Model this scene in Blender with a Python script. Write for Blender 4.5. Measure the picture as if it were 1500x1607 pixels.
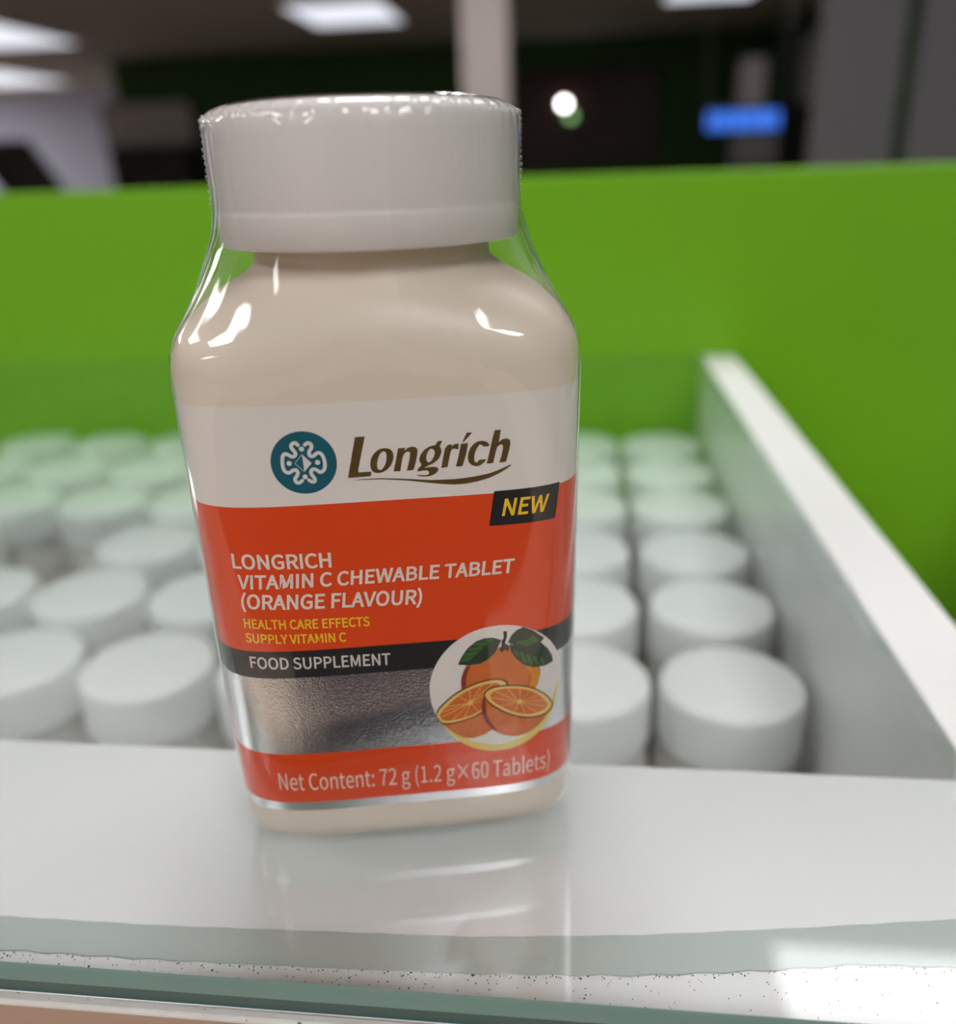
import bpy, bmesh, json, math, random
from mathutils import Vector, Matrix
from mathutils.geometry import tessellate_polygon

scene = bpy.context.scene
for o in list(bpy.data.objects):
    bpy.data.objects.remove(o)
COL = scene.collection
random.seed(4)
G = 1.0                      # height of the glass top above the shop floor (metres)

# ------------------------------------------------------------------ camera
PITCH, ROLL, YAW, FPX = 0.38201, -0.03398, 0.11835, 1351.1
CAM = Vector((0.03109, -0.13561, 0.10646))
fwd = Vector((-math.sin(YAW)*math.cos(PITCH), math.cos(YAW)*math.cos(PITCH), -math.sin(PITCH)))
r0 = Vector((math.cos(YAW), math.sin(YAW), 0)); u0 = r0.cross(fwd)
rt = math.cos(ROLL)*r0 + math.sin(ROLL)*u0
up = -math.sin(ROLL)*r0 + math.cos(ROLL)*u0
cam = bpy.data.cameras.new('camera'); camo = bpy.data.objects.new('camera', cam); COL.objects.link(camo)
camo.matrix_world = Matrix(((rt.x, up.x, -fwd.x, CAM.x), (rt.y, up.y, -fwd.y, CAM.y),
                            (rt.z, up.z, -fwd.z, CAM.z+G), (0, 0, 0, 1)))
cam.sensor_fit = 'HORIZONTAL'; cam.sensor_width = 36.0; cam.lens = 36.0*FPX/1500
cam.clip_start = 0.002; cam.clip_end = 100
cam.dof.use_dof = True
cam.dof.focus_distance = (Vector((0.0, -0.022, 0.055)) - CAM).dot(fwd)
cam.dof.aperture_fstop = 9.3
scene.camera = camo

# ------------------------------------------------------------------ world, exposure
w = bpy.data.worlds.new('world'); scene.world = w; w.use_nodes = True
w.node_tree.nodes['Background'].inputs[0].default_value = (0.5, 0.5, 0.5, 1)
w.node_tree.nodes['Background'].inputs[1].default_value = 0.0
scene.view_settings.view_transform = 'Standard'; scene.view_settings.look = 'None'
scene.view_settings.exposure = 0.0; scene.view_settings.gamma = 1.0
scene.view_settings.use_curve_mapping = False
scene.cycles.use_denoising = True
scene.cycles.max_bounces = 10; scene.cycles.transparent_max_bounces = 24
scene.cycles.caustics_reflective = False; scene.cycles.caustics_refractive = False
NEAR_LIGHT = 14.2; SOFT_LIGHT = 5.2; FAR_LIGHT = 1.0

# ------------------------------------------------------------------ helpers
def new(name, verts, faces, mats, parent=None, smooth=False, midx=None):
    me = bpy.data.meshes.new(name); me.from_pydata([tuple(v) for v in verts], [], faces); me.validate()
    o = bpy.data.objects.new(name, me); COL.objects.link(o)
    for m in (mats if isinstance(mats, (list, tuple)) else [mats]): me.materials.append(m)
    if midx:
        for p, i in zip(me.polygons, midx): p.material_index = i
    if smooth:
        for p in me.polygons: p.use_smooth = True
    if parent: o.parent = parent
    me.update()
    return o
def tag(o, label=None, cat=None, group=None, kind=None):
    if label: o['label'] = label
    if cat: o['category'] = cat
    if group: o['group'] = group
    if kind: o['kind'] = kind
    return o
def thing(name, label, cat, loc=(0, 0, 0), rz=0, group=None):
    o = bpy.data.objects.new(name, None); COL.objects.link(o); o.empty_display_size = .02
    o.location = loc; o.rotation_euler = (0, 0, rz)
    return tag(o, label, cat, group)
def bevel(o, wd, seg=2):
    m = o.modifiers.new('bevel', 'BEVEL'); m.width = wd; m.segments = seg; m.limit_method = 'ANGLE'
    return o
BOXF = [(0,3,2,1),(4,5,6,7),(0,1,5,4),(1,2,6,5),(2,3,7,6),(3,0,4,7)]
def boxv(x0, x1, y0, y1, z0, z1):
    return [(x0,y0,z0),(x1,y0,z0),(x1,y1,z0),(x0,y1,z0),(x0,y0,z1),(x1,y0,z1),(x1,y1,z1),(x0,y1,z1)]
def boxes(name, L, mat, parent=None, bw=0):
    v, f = [], []
    for b in L:
        n = len(v); v += boxv(*b); f += [tuple(i+n for i in q) for q in BOXF]
    o = new(name, v, f, mat, parent)
    if bw: bevel(o, bw)
    return o
def loft(rings, cap0=True, cap1=True):
    v, f = [], []; n = len(rings[0])
    for r in rings: v += list(r)
    for i in range(len(rings)-1):
        for j in range(n):
            k = (j+1) % n
            f.append((i*n+j, i*n+k, (i+1)*n+k, (i+1)*n+j))
    if cap0: f.append(tuple(reversed(range(n))))
    if cap1: f.append(tuple(range((len(rings)-1)*n, len(rings)*n)))
    return v, f
def circ(r, z, n, cx=0, cy=0):
    return [(cx+r*math.cos(2*math.pi*i/n), cy+r*math.sin(2*math.pi*i/n), z) for i in range(n)]
def cyl(name, r, z0, z1, mat, parent=None, cx=0, cy=0, n=32):
    v, f = loft([circ(r, z0, n, cx, cy), circ(r, z1, n, cx, cy)])
    return new(name, v, f, mat, parent)

# ------------------------------------------------------------------ materials
def mat(name, col, rough=.5, metal=0, spec=.5, bump=0, bscale=200, var=0, vscale=8, coat=0, trans=0, emit=None, sss=0):
    m = bpy.data.materials.new(name); m.use_nodes = True; nt = m.node_tree; N = nt.nodes; L = nt.links
    p = N['Principled BSDF']
    p.inputs['Base Color'].default_value = (*col, 1); p.inputs['Roughness'].default_value = rough
    p.inputs['Metallic'].default_value = metal; p.inputs['Specular IOR Level'].default_value = spec
    p.inputs['Coat Weight'].default_value = coat; p.inputs['Coat Roughness'].default_value = .05
    if sss:
        p.inputs['Subsurface Weight'].default_value = sss; p.inputs['Subsurface Radius'].default_value = (1, .6, .4)
        p.inputs['Subsurface Scale'].default_value = .004
    if emit:
        p.inputs['Emission Color'].default_value = (*emit[:3], 1); p.inputs['Emission Strength'].default_value = emit[3]
    tc = N.new('ShaderNodeTexCoord')
    nz = N.new('ShaderNodeTexNoise'); nz.inputs['Scale'].default_value = vscale; nz.inputs['Detail'].default_value = 4
    L.new(tc.outputs['Object'], nz.inputs['Vector'])
    mx = N.new('ShaderNodeMix'); mx.data_type = 'RGBA'; mx.blend_type = 'MULTIPLY'
    mx.inputs[0].default_value = var
    mx.inputs[6].default_value = (*col, 1)
    rp = N.new('ShaderNodeValToRGB'); rp.color_ramp.elements[0].position = .3; rp.color_ramp.elements[1].position = .7
    rp.color_ramp.elements[0].color = (.55, .55, .55, 1); rp.color_ramp.elements[1].color = (1, 1, 1, 1)
    L.new(nz.outputs['Fac'], rp.inputs['Fac']); L.new(rp.outputs['Color'], mx.inputs[7])
    L.new(mx.outputs[2], p.inputs['Base Color'])
    if bump:
        n2 = N.new('ShaderNodeTexNoise'); n2.inputs['Scale'].default_value = bscale; n2.inputs['Detail'].default_value = 2
        L.new(tc.outputs['Object'], n2.inputs['Vector'])
        b = N.new('ShaderNodeBump'); b.inputs['Strength'].default_value = bump; b.inputs['Distance'].default_value = .001
        L.new(n2.outputs['Fac'], b.inputs['Height']); L.new(b.outputs['Normal'], p.inputs['Normal'])
    return m
def clear(name, tint, *a, graze=None, **k):
    m = clear_(name, tint, *a, **k)
    if graze:                                  # green absorption grows with the slant path through the glass
        nt = m.node_tree; N = nt.nodes; L = nt.links
        lw = next(n for n in N if n.type == 'LAYER_WEIGHT'); t = next(n for n in N if n.type == 'BSDF_TRANSPARENT')
        p = N.new('ShaderNodeMath'); p.operation = 'POWER'; p.inputs[1].default_value = 3; L.new(lw.outputs['Facing'], p.inputs[0])
        mx = N.new('ShaderNodeMix'); mx.data_type = 'RGBA'; mx.inputs[6].default_value = (*tint, 1); mx.inputs[7].default_value = (*graze, 1)
        L.new(p.outputs[0], mx.inputs[0]); L.new(mx.outputs[2], t.inputs[0])
    return m
def clear_(name, tint, strength=1.0, rough=.02, floor=.04, bump=0, bscale=150, grime=0):
    """thin clear sheet: straight transmission plus a Schlick reflection"""
    m = bpy.data.materials.new(name); m.use_nodes = True; nt = m.node_tree; N = nt.nodes; L = nt.links
    N.remove(N['Principled BSDF']); out = N['Material Output']
    t = N.new('ShaderNodeBsdfTransparent'); t.inputs[0].default_value = (*tint, 1)
    g = N.new('ShaderNodeBsdfAnisotropic'); g.inputs['Color'].default_value = (1, 1, 1, 1); g.inputs['Roughness'].default_value = rough
    lw = N.new('ShaderNodeLayerWeight'); lw.inputs[0].default_value = .5
    pw = N.new('ShaderNodeMath'); pw.operation = 'POWER'; pw.inputs[1].default_value = 5
    L.new(lw.outputs['Facing'], pw.inputs[0])
    ma = N.new('ShaderNodeMath'); ma.operation = 'MULTIPLY_ADD'; ma.inputs[1].default_value = (1-floor)*strength; ma.inputs[2].default_value = floor*strength
    ma.use_clamp = True
    L.new(pw.outputs[0], ma.inputs[0])
    mx = N.new('ShaderNodeMixShader'); L.new(ma.outputs[0], mx.inputs[0]); L.new(t.outputs[0], mx.inputs[1]); L.new(g.outputs[0], mx.inputs[2])
    tc = N.new('ShaderNodeTexCoord'); nz = N.new('ShaderNodeTexNoise'); nz.inputs['Scale'].default_value = bscale
    L.new(tc.outputs['Object'], nz.inputs['Vector'])
    if bump:
        b = N.new('ShaderNodeBump'); b.inputs['Strength'].default_value = bump; b.inputs['Distance'].default_value = .0006
        L.new(nz.outputs['Fac'], b.inputs['Height']); L.new(b.outputs['Normal'], g.inputs['Normal']); L.new(b.outputs['Normal'], lw.inputs['Normal'])
    L.new(mx.outputs[0], out.inputs['Surface'])
    return m

M = {}
M['cream'] = mat('cream_plastic', (.73, .635, .53), .38, spec=.4, var=.04, vscale=30)
M['capw'] = mat('cap_plastic', (.71, .67, .655), .42, spec=.4, var=.03, vscale=40)
M['film'] = clear('shrink_film', (.985, .985, .98), 1.3, .03, .04, bump=.12, bscale=60)
M['bead'] = clear('film_crinkle', (.97, .98, .97), 2.5, .08, .06)
M['lwhite'] = mat('label_white', (.76, .70, .66), .35, spec=.3, var=.02, vscale=60)
M['lorange'] = mat('label_orange', (.72, .060, .007), .35, spec=.3, var=.03, vscale=60)
M['lblack'] = mat('label_black', (.008, .008, .009), .35, var=.2, vscale=60)
M['lsilver'] = mat('label_silver', (.66, .66, .68), .12, metal=1, bump=.08, bscale=3600, var=.05, vscale=60)
M['tw'] = mat('print_white', (.80, .66, .58), .4, var=.02, vscale=60)
M['ty'] = mat('print_yellow', (.88, .55, .02), .4, var=.02, vscale=60)
M['tg'] = mat('print_grey', (.70, .64, .60), .4, var=.02, vscale=60)
M['gold'] = mat('print_gold', (.20, .125, .035), .33, metal=.6, var=.5, vscale=900)
M['teal'] = mat('print_teal', (.002, .095, .135), .4, var=.05, vscale=60)
M['tealw'] = mat('print_palegrey', (.70, .68, .66), .4, var=.02, vscale=60)
M['oskin'] = mat('print_orange_peel', (.66, .16, .025), .4, var=.35, vscale=450)
M['odark'] = mat('print_peel_shade', (.24, .035, .022), .4, var=.3, vscale=450)
M['oyel'] = mat('print_peel_yellow', (.74, .30, .02), .4, var=.3, vscale=450)
M['opith'] = mat('print_pith', (.84, .55, .15), .4, var=.1, vscale=450)
M['oflesh'] = mat('print_flesh', (.68, .16, .03), .4, var=.35, vscale=350)
M['oline'] = mat('print_outline', (.10, .025, .012), .4, var=.1, vscale=450)
M['leafd'] = mat('print_leaf_dark', (.014, .035, .018), .4, var=.3, vscale=450)
M['leafl'] = mat('print_leaf_light', (.05, .14, .025), .4, var=.4, vscale=450)
M['stem'] = mat('print_stem', (.03, .022, .016), .4, var=.2, vscale=450)
M['cres'] = mat('print_pale_yellow', (.74, .58, .15), .35, var=.1, vscale=60)
M['board'] = mat('white_laminate', (.86, .86, .85), .35, var=.03, vscale=6)
M['lip'] = mat('white_edge_band', (.74, .71, .68), .5, var=.25, vscale=240)
M['front'] = mat('pink_beige_laminate', (.42, .27, .20), .5, var=.06, vscale=30)
M['tape'] = mat('grey_adhesive', (.50, .56, .52), .35, var=.06, vscale=40)
M['panel'] = mat('green_laminate', (.17, .445, .005), .42, spec=.4, bump=.02, bscale=900, var=.05, vscale=5)
M['capt'] = mat('tray_cap_white', (.87, .88, .87), .45, var=.03, vscale=30)
M['bodyt'] = mat('tray_bottle_white', (.74, .72, .69), .4, var=.03, vscale=30)
M['glass'] = clear('counter_glass', (.975, .978, .978), 1.0, .012, .042, graze=(.72, .87, .82))
M['ground'] = mat('ground_glass_edge', (.17, .27, .235), .45, spec=.5, var=.15, vscale=80)
M['glassedge'] = mat('glass_edge_green', (.022, .082, .074), .12, spec=.6, var=.25, vscale=60)
M['dust'] = mat('dust', (.06, .055, .05), .9, var=.3, vscale=90)
M['wallg'] = mat('green_paint', (.03, .088, .016), .7, var=.1, vscale=.7)
M['wallw'] = mat('pale_paint', (.52, .54, .66), .7, var=.08, vscale=.5)
M['wallb'] = mat('beige_paint', (.42, .34, .28), .7, var=.08, vscale=.8)
M['ceil'] = mat('ceiling_tile', (.42, .39, .36), .85, var=.1, vscale=2)
M['floor'] = mat('floor_vinyl', (.74, .60, .48), .5, var=.12, vscale=2)
M['matt'] = mat('unseen_mat_purple_grey', (.045, .032, .039), .95, bump=.3, bscale=300, var=.3, vscale=200)
M['column'] = mat('column_paint', (.70, .62, .60), .6, var=.05, vscale=2)
M['grey'] = mat('grey_felt', (.155, .152, .165), .9, bump=.3, bscale=500, var=.2, vscale=160)
M['dark'] = mat('dark_wood', (.018, .013, .010), .5, var=.3, vscale=6)
M['wine'] = mat('dark_wine_panel', (.035, .010, .010), .4, var=.4, vscale=1.5)
M['black'] = mat('black_plastic', (.006, .006, .007), .35, var=.1, vscale=10)
M['midgrey'] = mat('grey_board', (.30, .30, .30), .6, var=.15, vscale=3)
M['lightgrey'] = mat('pale_carton', (.55, .50, .47), .6, var=.15, vscale=3)
M['steel'] = mat('steel', (.35, .35, .36), .4, metal=1, var=.1, vscale=10)
M['near_lamp'] = mat('bright_diffuser', (.8, .8, .8), .6, emit=(.985, .98, 1.0, NEAR_LIGHT))
M['soft_lamp'] = mat('soft_diffuser', (.8, .8, .8), .6, emit=(.985, .985, 1.0, SOFT_LIGHT))
M['far_lamp'] = mat('cool_diffuser', (.8, .8, .8), .6, emit=(.86, .90, 1.0, FAR_LIGHT))
M['led'] = mat('blue_led', (.01, .05, .3), .4, emit=(.06, .22, .95, 1.1))
M['globe'] = mat('lit_globe', (.9, .9, .9), .4, emit=(1, 1, .95, 16))
M['globeg'] = mat('lit_green_globe', (.3, .6, .3), .4, emit=(.35, .75, .25, 1.6))

# dirt specks on the laminate
def speck(m, scale, thr):
    nt = m.node_tree; N = nt.nodes; L = nt.links; p = N['Principled BSDF']
    src = p.inputs['Base Color'].links[0].from_socket
    tc = N.new('ShaderNodeTexCoord'); nz = N.new('ShaderNodeTexNoise'); nz.inputs['Scale'].default_value = scale; nz.inputs['Detail'].default_value = 1
    L.new(tc.outputs['Object'], nz.inputs['Vector'])
    rp = N.new('ShaderNodeValToRGB'); rp.color_ramp.elements[0].position = thr; rp.color_ramp.elements[1].position = thr+.03
    rp.color_ramp.elements[0].color = (0, 0, 0, 1); rp.color_ramp.elements[1].color = (1, 1, 1, 1)
    L.new(nz.outputs['Fac'], rp.inputs['Fac'])
    mx = N.new('ShaderNodeMix'); mx.data_type = 'RGBA'; L.new(rp.outputs['Color'], mx.inputs[0]); L.new(src, mx.inputs[6]); mx.inputs[7].default_value = (.16, .14, .12, 1)
    L.new(mx.outputs[2], p.inputs['Base Color'])
speck(M['lip'], 900, .72)

# ------------------------------------------------------------------ room
FZ, CZ = 0.0, G+1.65
XL, XR, YB, YF = -13.0, 2.9, 12.75, -7.0
def struct(name, L, m): return tag(boxes(name, L, m), kind='structure')
struct('floor', [(XL-.2, XR+.2, YF-.2, 17, -.1, 0)], M['floor'])
struct('ceiling', [(XL-.2, XR+.2, YF-.2, 17, CZ, CZ+.1)], M['ceil'])
struct('wall_back', [(-6.45, XR, YB, YB+.2, 0, CZ), (-6.45, -6.25, YB+.2, 16.8, 0, CZ)], M['wallg'])
struct('wall_alcove', [(XL, -6.45, 16.8, 17, 0, CZ)], M['wallw'])
struct('wall_right', [(XR, XR+.2, YF, 17, 0, CZ)], M['wallg'])
struct('wall_left', [(XL-.2, XL, YF, 17, 0, CZ)], M['wallw'])
struct('wall_front', [(XL, XR, YF-.2, YF, 0, CZ)], M['wallb'])
struct('trim_column', [(-.74, -.43, 6.3, 6.6, 0, CZ)], M['column'])
# dark shop window in the far wall
wx0, wx1, wz0, wz1 = -1.0, 1.05, G+.15, G+1.22
wo = struct('window_1', [(wx0-.06, wx0, YB-.05, YB, wz0, wz1), (wx1, wx1+.06, YB-.05, YB, wz0, wz1),
                         (wx0-.06, wx1+.06, YB-.05, YB, wz1, wz1+.06), (wx0-.06, wx1+.06, YB-.05, YB, wz0-.06, wz0)], M['dark'])
boxes('pane', [(wx0, wx1, YB-.03, YB-.015, wz0, wz1)], M['wine'], wo)

# ------------------------------------------------------------------ ceiling lights
def troffer(x0, x1, y0, y1, lamp, label, rz=0):
    cx, cy = (x0+x1)/2, (y0+y1)/2; a, b = (x1-x0)/2, (y1-y0)/2
    t = thing('ceiling_light', label, 'ceiling light', (cx, cy, CZ-.03), rz, 'ceiling light panels')
    f = .03
    boxes('frame', [(-a-f, a+f, -b-f, -b, -.02, .03), (-a-f, a+f, b, b+f, -.02, .03), (-a-f, -a, -b, b, -.02, .03), (a, a+f, -b, b, -.02, .03)], M['column'], t)
    boxes('diffuser', [(-a, a, -b, b, -.012, .03)], lamp, t)
    return t
FAR = [(-7.1, -5.85, 9.2, 10.9, 'far_lamp', 'bright ceiling light panel cut by the left edge of the picture, above the lower one'),
       (-9.6, -8.3, 13.0, 15.0, 'far_lamp', 'ceiling light panel at far left just above the pale wall'),
       (-2.85, -1.87, 9.2, 10.55, 'far_lamp', 'ceiling light panel at the top of the picture above the bottle cap'),
       (.90, 1.76, 9.2, 10.15, 'far_lamp', 'ceiling light panel at the top edge, right of the column')]
for x0, x1, y0, y1, l, lab in FAR: troffer(x0, x1, y0, y1, M[l], lab)
NEAR = [(.505, 1.15, .75, 1.42, 'soft_lamp', 'soft ceiling light panel over the right front of the display case'),
        (-.40, .20, .38, .95, 'near_lamp', 'ceiling light panel right above the display case'),
        (-2.65, -2.05, -.80, -.15, 'near_lamp', 'ceiling light panel above and left of the viewer'),
        (-1.78, -1.15, -2.3, -1.45, 'near_lamp', 'ceiling light panel behind the viewer on the left'),
        (.42, 1.22, -2.45, -1.2, 'near_lamp', 'ceiling light panel behind the viewer on the right'),
        (2.0, 2.6, -3.2, -2.4, 'near_lamp', 'ceiling light panel beside the right wall'),
        (-4.6, -2.8, -5.2, -4.4, 'near_lamp', 'ceiling light panel far behind the viewer'),
        (-4.8, -4.1, 1.3, 2.4, 'near_lamp', 'ceiling light panel far to the left of the case'),
        (-.95, -.30, 4.7, 5.3, 'near_lamp', 'added unseen ceiling light panel brightening the column'),  # added lamp out of view, lifts the column front
        (-12.4, -11.2, 13.6, 15.0, 'near_lamp', 'added unseen ceiling light panel brightening the alcove wall'),  # extra lamp put out of view to light the pale wall
        (1.2, 1.9, 7.7, 8.3, 'soft_lamp', 'added unseen ceiling light panel brightening the far right of the room')]  # added lamp out of view, lifts the cartons and far wall
for x0, x1, y0, y1, l, lab in NEAR: troffer(x0, x1, y0, y1, M[l], lab)

# ------------------------------------------------------------------ display case
GT = .0055                                     # glass thickness
BT = -GT-.0004                                # top of the boards under the glass
XI, XO = .1046, .1236                         # right side board
XW = -.40                                     # left end of the case
YG, YP = -.0514, .3768                        # front edge of the glass, face of the green partition
YS = .0076                                    # rear edge of the front board
TF = -.136                                    # tray floor
case = thing('display_case', 'white glass-topped display case holding rows of white capped bottles', 'display case', (0, 0, G))
bevel(boxes('front_board', [(XW, .62, YG+.0004, YS, BT-.02, BT)], M['board'], case), .0006)
boxes('edge_band', [(XW, .62, YG-.0013, YG+.0004, BT-.0011, BT+.0001)], M['lip'], case, .0004)
bevel(boxes('side_board', [(XI, XO, YS+.0002, YP-.0005, -.6, -.0001)], M['board'], case), .0008)
bevel(boxes('side_board', [(XW-.02, XW, YG, YP-.0005, TF-.02, BT)], M['board'], case), .0008)
bevel(boxes('side_board', [(.302, .320, YS+.0002, YP-.0005, -.6, BT)], M['board'], case), .0008)  # added board out of view, shades the lower right of the partition
boxes('tray_floor', [(XW, XI, YS-.02, YP-.0005, TF-.012, TF)], M['board'], case)
boxes('inner_panel', [(XW, XI-.0002, YS-.018, YS-.002, TF, BT-.0202)], M['board'], case)
boxes('front_panel', [(XW, .62, YG-.0009, YG+.0003, -G+.08, BT-.0012)], M['front'], case)
boxes('plinth', [(XW+.02, XO-.002, YG+.03, YP-.01, -G, TF-.03)], M['board'], case)

part = thing('green_partition', 'bright green upright partition board behind the display case', 'partition', (0, 0, G))
bevel(boxes('board', [(-1.6, 1.6, YP, YP+.016, -G+.0, .1000)], M['panel'], part), .0012)

# glass plate with a rounded front edge
gp = thing('glass_top', 'clear glass plate with a teal polished front edge lying over the display case', 'glass plate', (0, 0, G))
GX0, GX1 = XW-.015, XI-.0004
def glass_profile():
    return [(YG+.0005, 0), (YG+.0003, -.0004), (YG+.0001, -.0016), (YG, -.0030), (YG, -GT+.0003), (YG+.0003, -GT)]
prof = glass_profile()
GX1F = .62
def plate():
    v = []; f = []; mi = []
    # L-shaped plate: the front strip runs on to the right of the case
    out = [(GX0, None), (GX1F, None)]
    n = len(prof)
    for x in (GX0, GX1F):
        for (y, z) in prof: v.append((x, y, z))
    for i in range(n-1):
        f.append((i, i+1, n+i+1, n+i)); mi.append(1)
    y0 = prof[0][0]
    b = len(v)
    yc = YS-.001
    top = [(GX0, y0), (GX1F, y0), (GX1F, yc), (GX1, yc), (GX1, YP-.0006), (GX0, YP-.0006)]
    for z in (0, -GT):
        for (x, y) in top: v.append((x, y, z))
    f.append(tuple(b+i for i in (0, 1, 2, 3))+(b+5,) if False else (b+0, b+1, b+2, b+3, b+4, b+5)); mi.append(0)
    f.append(tuple(reversed([b+6+i for i in range(6)]))); mi.append(0)
    for i in range(1, 6):
        j = (i+1) % 6
        f.append((b+i, b+6+i, b+6+j, b+j)); mi.append(0)
    return v, f, mi
v, f, mi = plate()
faces_clear = [q for q, i in zip(f, mi) if i == 0]; edge_all = [q for q, i in zip(f, mi) if i == 1]; faces_edge = edge_all[3:]; faces_ground = edge_all[:3]
def sub(v, faces):
    used = sorted({i for q in faces for i in q}); mp = {i: k for k, i in enumerate(used)}
    return [v[i] for i in used], [tuple(mp[i] for i in q) for q in faces]
new('sheet', *sub(v, faces_clear), M['glass'], gp)
e = new('polished_edge', *sub(v, faces_edge), M['glassedge'], gp, smooth=False)
e2 = new('ground_edge', *sub(v, faces_ground), M['ground'], gp, smooth=False); tag(e2, 'pale teal ground upper edge of the glass')
tag(e, 'teal green polished glass edge')

# wavy grey strip between glass and board
U = [(-.20, -.0385), (-.0621, -.0381), (-.0346, -.0379), (-.0084, -.0371), (.017, -.0362), (.0418, -.0339), (.0665, -.0307), (.0916, -.0270), (.13, -.022), (.30, -.021)]
Lw = [(-.20, -.0440), (-.058, -.0443), (-.0318, -.0441), (-.0066, -.0435), (.0177, -.0427), (.0413, -.0411), (.0601, -.0387), (.0744, -.0365), (.0882, -.0360), (.13, -.037), (.30, -.038)]
def lerp(T, x):
    for (a, b), (c, d) in zip(T, T[1:]):
        if a <= x <= c:
            t = (x-a)/(c-a); return b+(d-b)*t
    return T[-1][1]
v, f = [], []
xs = [-.2+.5*i/250 for i in range(251)]
for x in xs:
    ya = lerp(Lw, x)+.00010*math.sin(x*900)+.00008*math.sin(x*2300); yb = lerp(U, x)+.00006*math.sin(x*700)
    v += [(x, ya, BT+.00005), (x, yb, BT+.00005), (x, ya, BT+.0003), (x, yb, BT+.0003)]
for i in range(250):
    a = 4*i; b = a+4
    f += [(a+2, b+2, b+3, a+3), (a, a+1, b+1, b), (a, b, b+2, a+2), (a+1, a+3, b+3, b+1)]
f += [(0, 2, 3, 1), (1000, 1001, 1003, 1002)]
tp = new('adhesive_strip', v, f, M['tape']); tp.location = (0, 0, G)
tag(tp, 'grey wavy adhesive strip under the front of the glass', 'tape')
# dust on the board at the front edge of the glass
v, f = [], []
for k in range(650):
    x = random.uniform(-.10, .13); yl = lerp(Lw, x)
    r = random.random()
    if r < .45: y = yl+random.gauss(-.0003, .00025)
    else: y = random.uniform(YG+.003, yl-.0002)
    s = random.choice([.00006, .00008, .0001, .00013, .00018 if random.random() < .2 else .00009])
    n = len(v); a0 = random.random()*6
    for z in (BT+.00002, BT+.0001):
        for i in range(5):
            a = a0+i*1.2566; rr = s*random.uniform(.6, 1.3)
            v.append((x+rr*math.cos(a), y+rr*math.sin(a), z))
    f.append(tuple(n+5+i for i in range(5)))
    for i in range(5): f.append((n+i, n+(i+1) % 5, n+5+(i+1) % 5, n+5+i))
du = new('dust', v, f, M['dust']); du.location = (0, 0, G)
tag(du, 'tiny dark dust specks under the front edge of the glass', 'dust', kind='stuff')

# ------------------------------------------------------------------ bottles inside the case
ORD = ['front', 'second', 'third', 'fourth', 'fifth', 'rear']
CO = ['first', 'second', 'third', 'fourth', 'fifth', 'sixth', 'seventh', 'eighth', 'ninth']
def tray_bottle():
    t = thing('capped_bottle', 'x', 'bottle', (0, 0, 0), 0, 'white capped bottles in the display case')
    z0 = 0.0; H = -.0425-TF
    P = [(.0188, 0), (.0212, .0012), (.0222, .004), (.0223, H-.034), (.0218, H-.029), (.0200, H-.0235), (.0175, H-.0205), (.0172, H-.016), (.0172, H-.012)]
    v, f = loft([circ(r, z, 40) for r, z in P]); new('bottle_body', v, f, M['bodyt'], t, True)
    n = 120; R = []
    for r, z, rib in [(.0212, H-.0188, 0), (.0219, H-.0185, 0), (.0220, H-.0150, 0), (.0218, H-.0147, 0), (.0219, H-.0145, 1), (.0219, H-.0022, 1), (.0214, H-.0008, .4), (.0205, H-.0002, 0), (.0196, H, 0)]:
        R.append([((r-.00018*rib*(i % 2))*math.cos(2*math.pi*i/n), (r-.00018*rib*(i % 2))*math.sin(2*math.pi*i/n), z) for i in range(n)])
    v, f = loft(R); new('cap', v, f, M['capt'], t, True)
    return t
proto = tray_bottle(); first = True
for r in range(6):
    for c in range(9):
        if (r, c) == (2, 6): continue
        x = .0805-.0472*c; y = .0965+.0487*r
        if first: o = proto; first = False
        else:
            o = proto.copy(); COL.objects.link(o)
            for ch in proto.children:
                d = ch.copy(); COL.objects.link(d); d.parent = o
        o.location = (x+random.uniform(-.0007, .0007), y+random.uniform(-.0008, .0008), G+TF); o.rotation_euler = (0, 0, random.random()*6)
        side = 'against the right side board' if c == 0 else '%s from the right side board' % CO[c]
        o['label'] = 'white capped bottle in the %s row of the case, %s' % (ORD[r], side)

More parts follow.
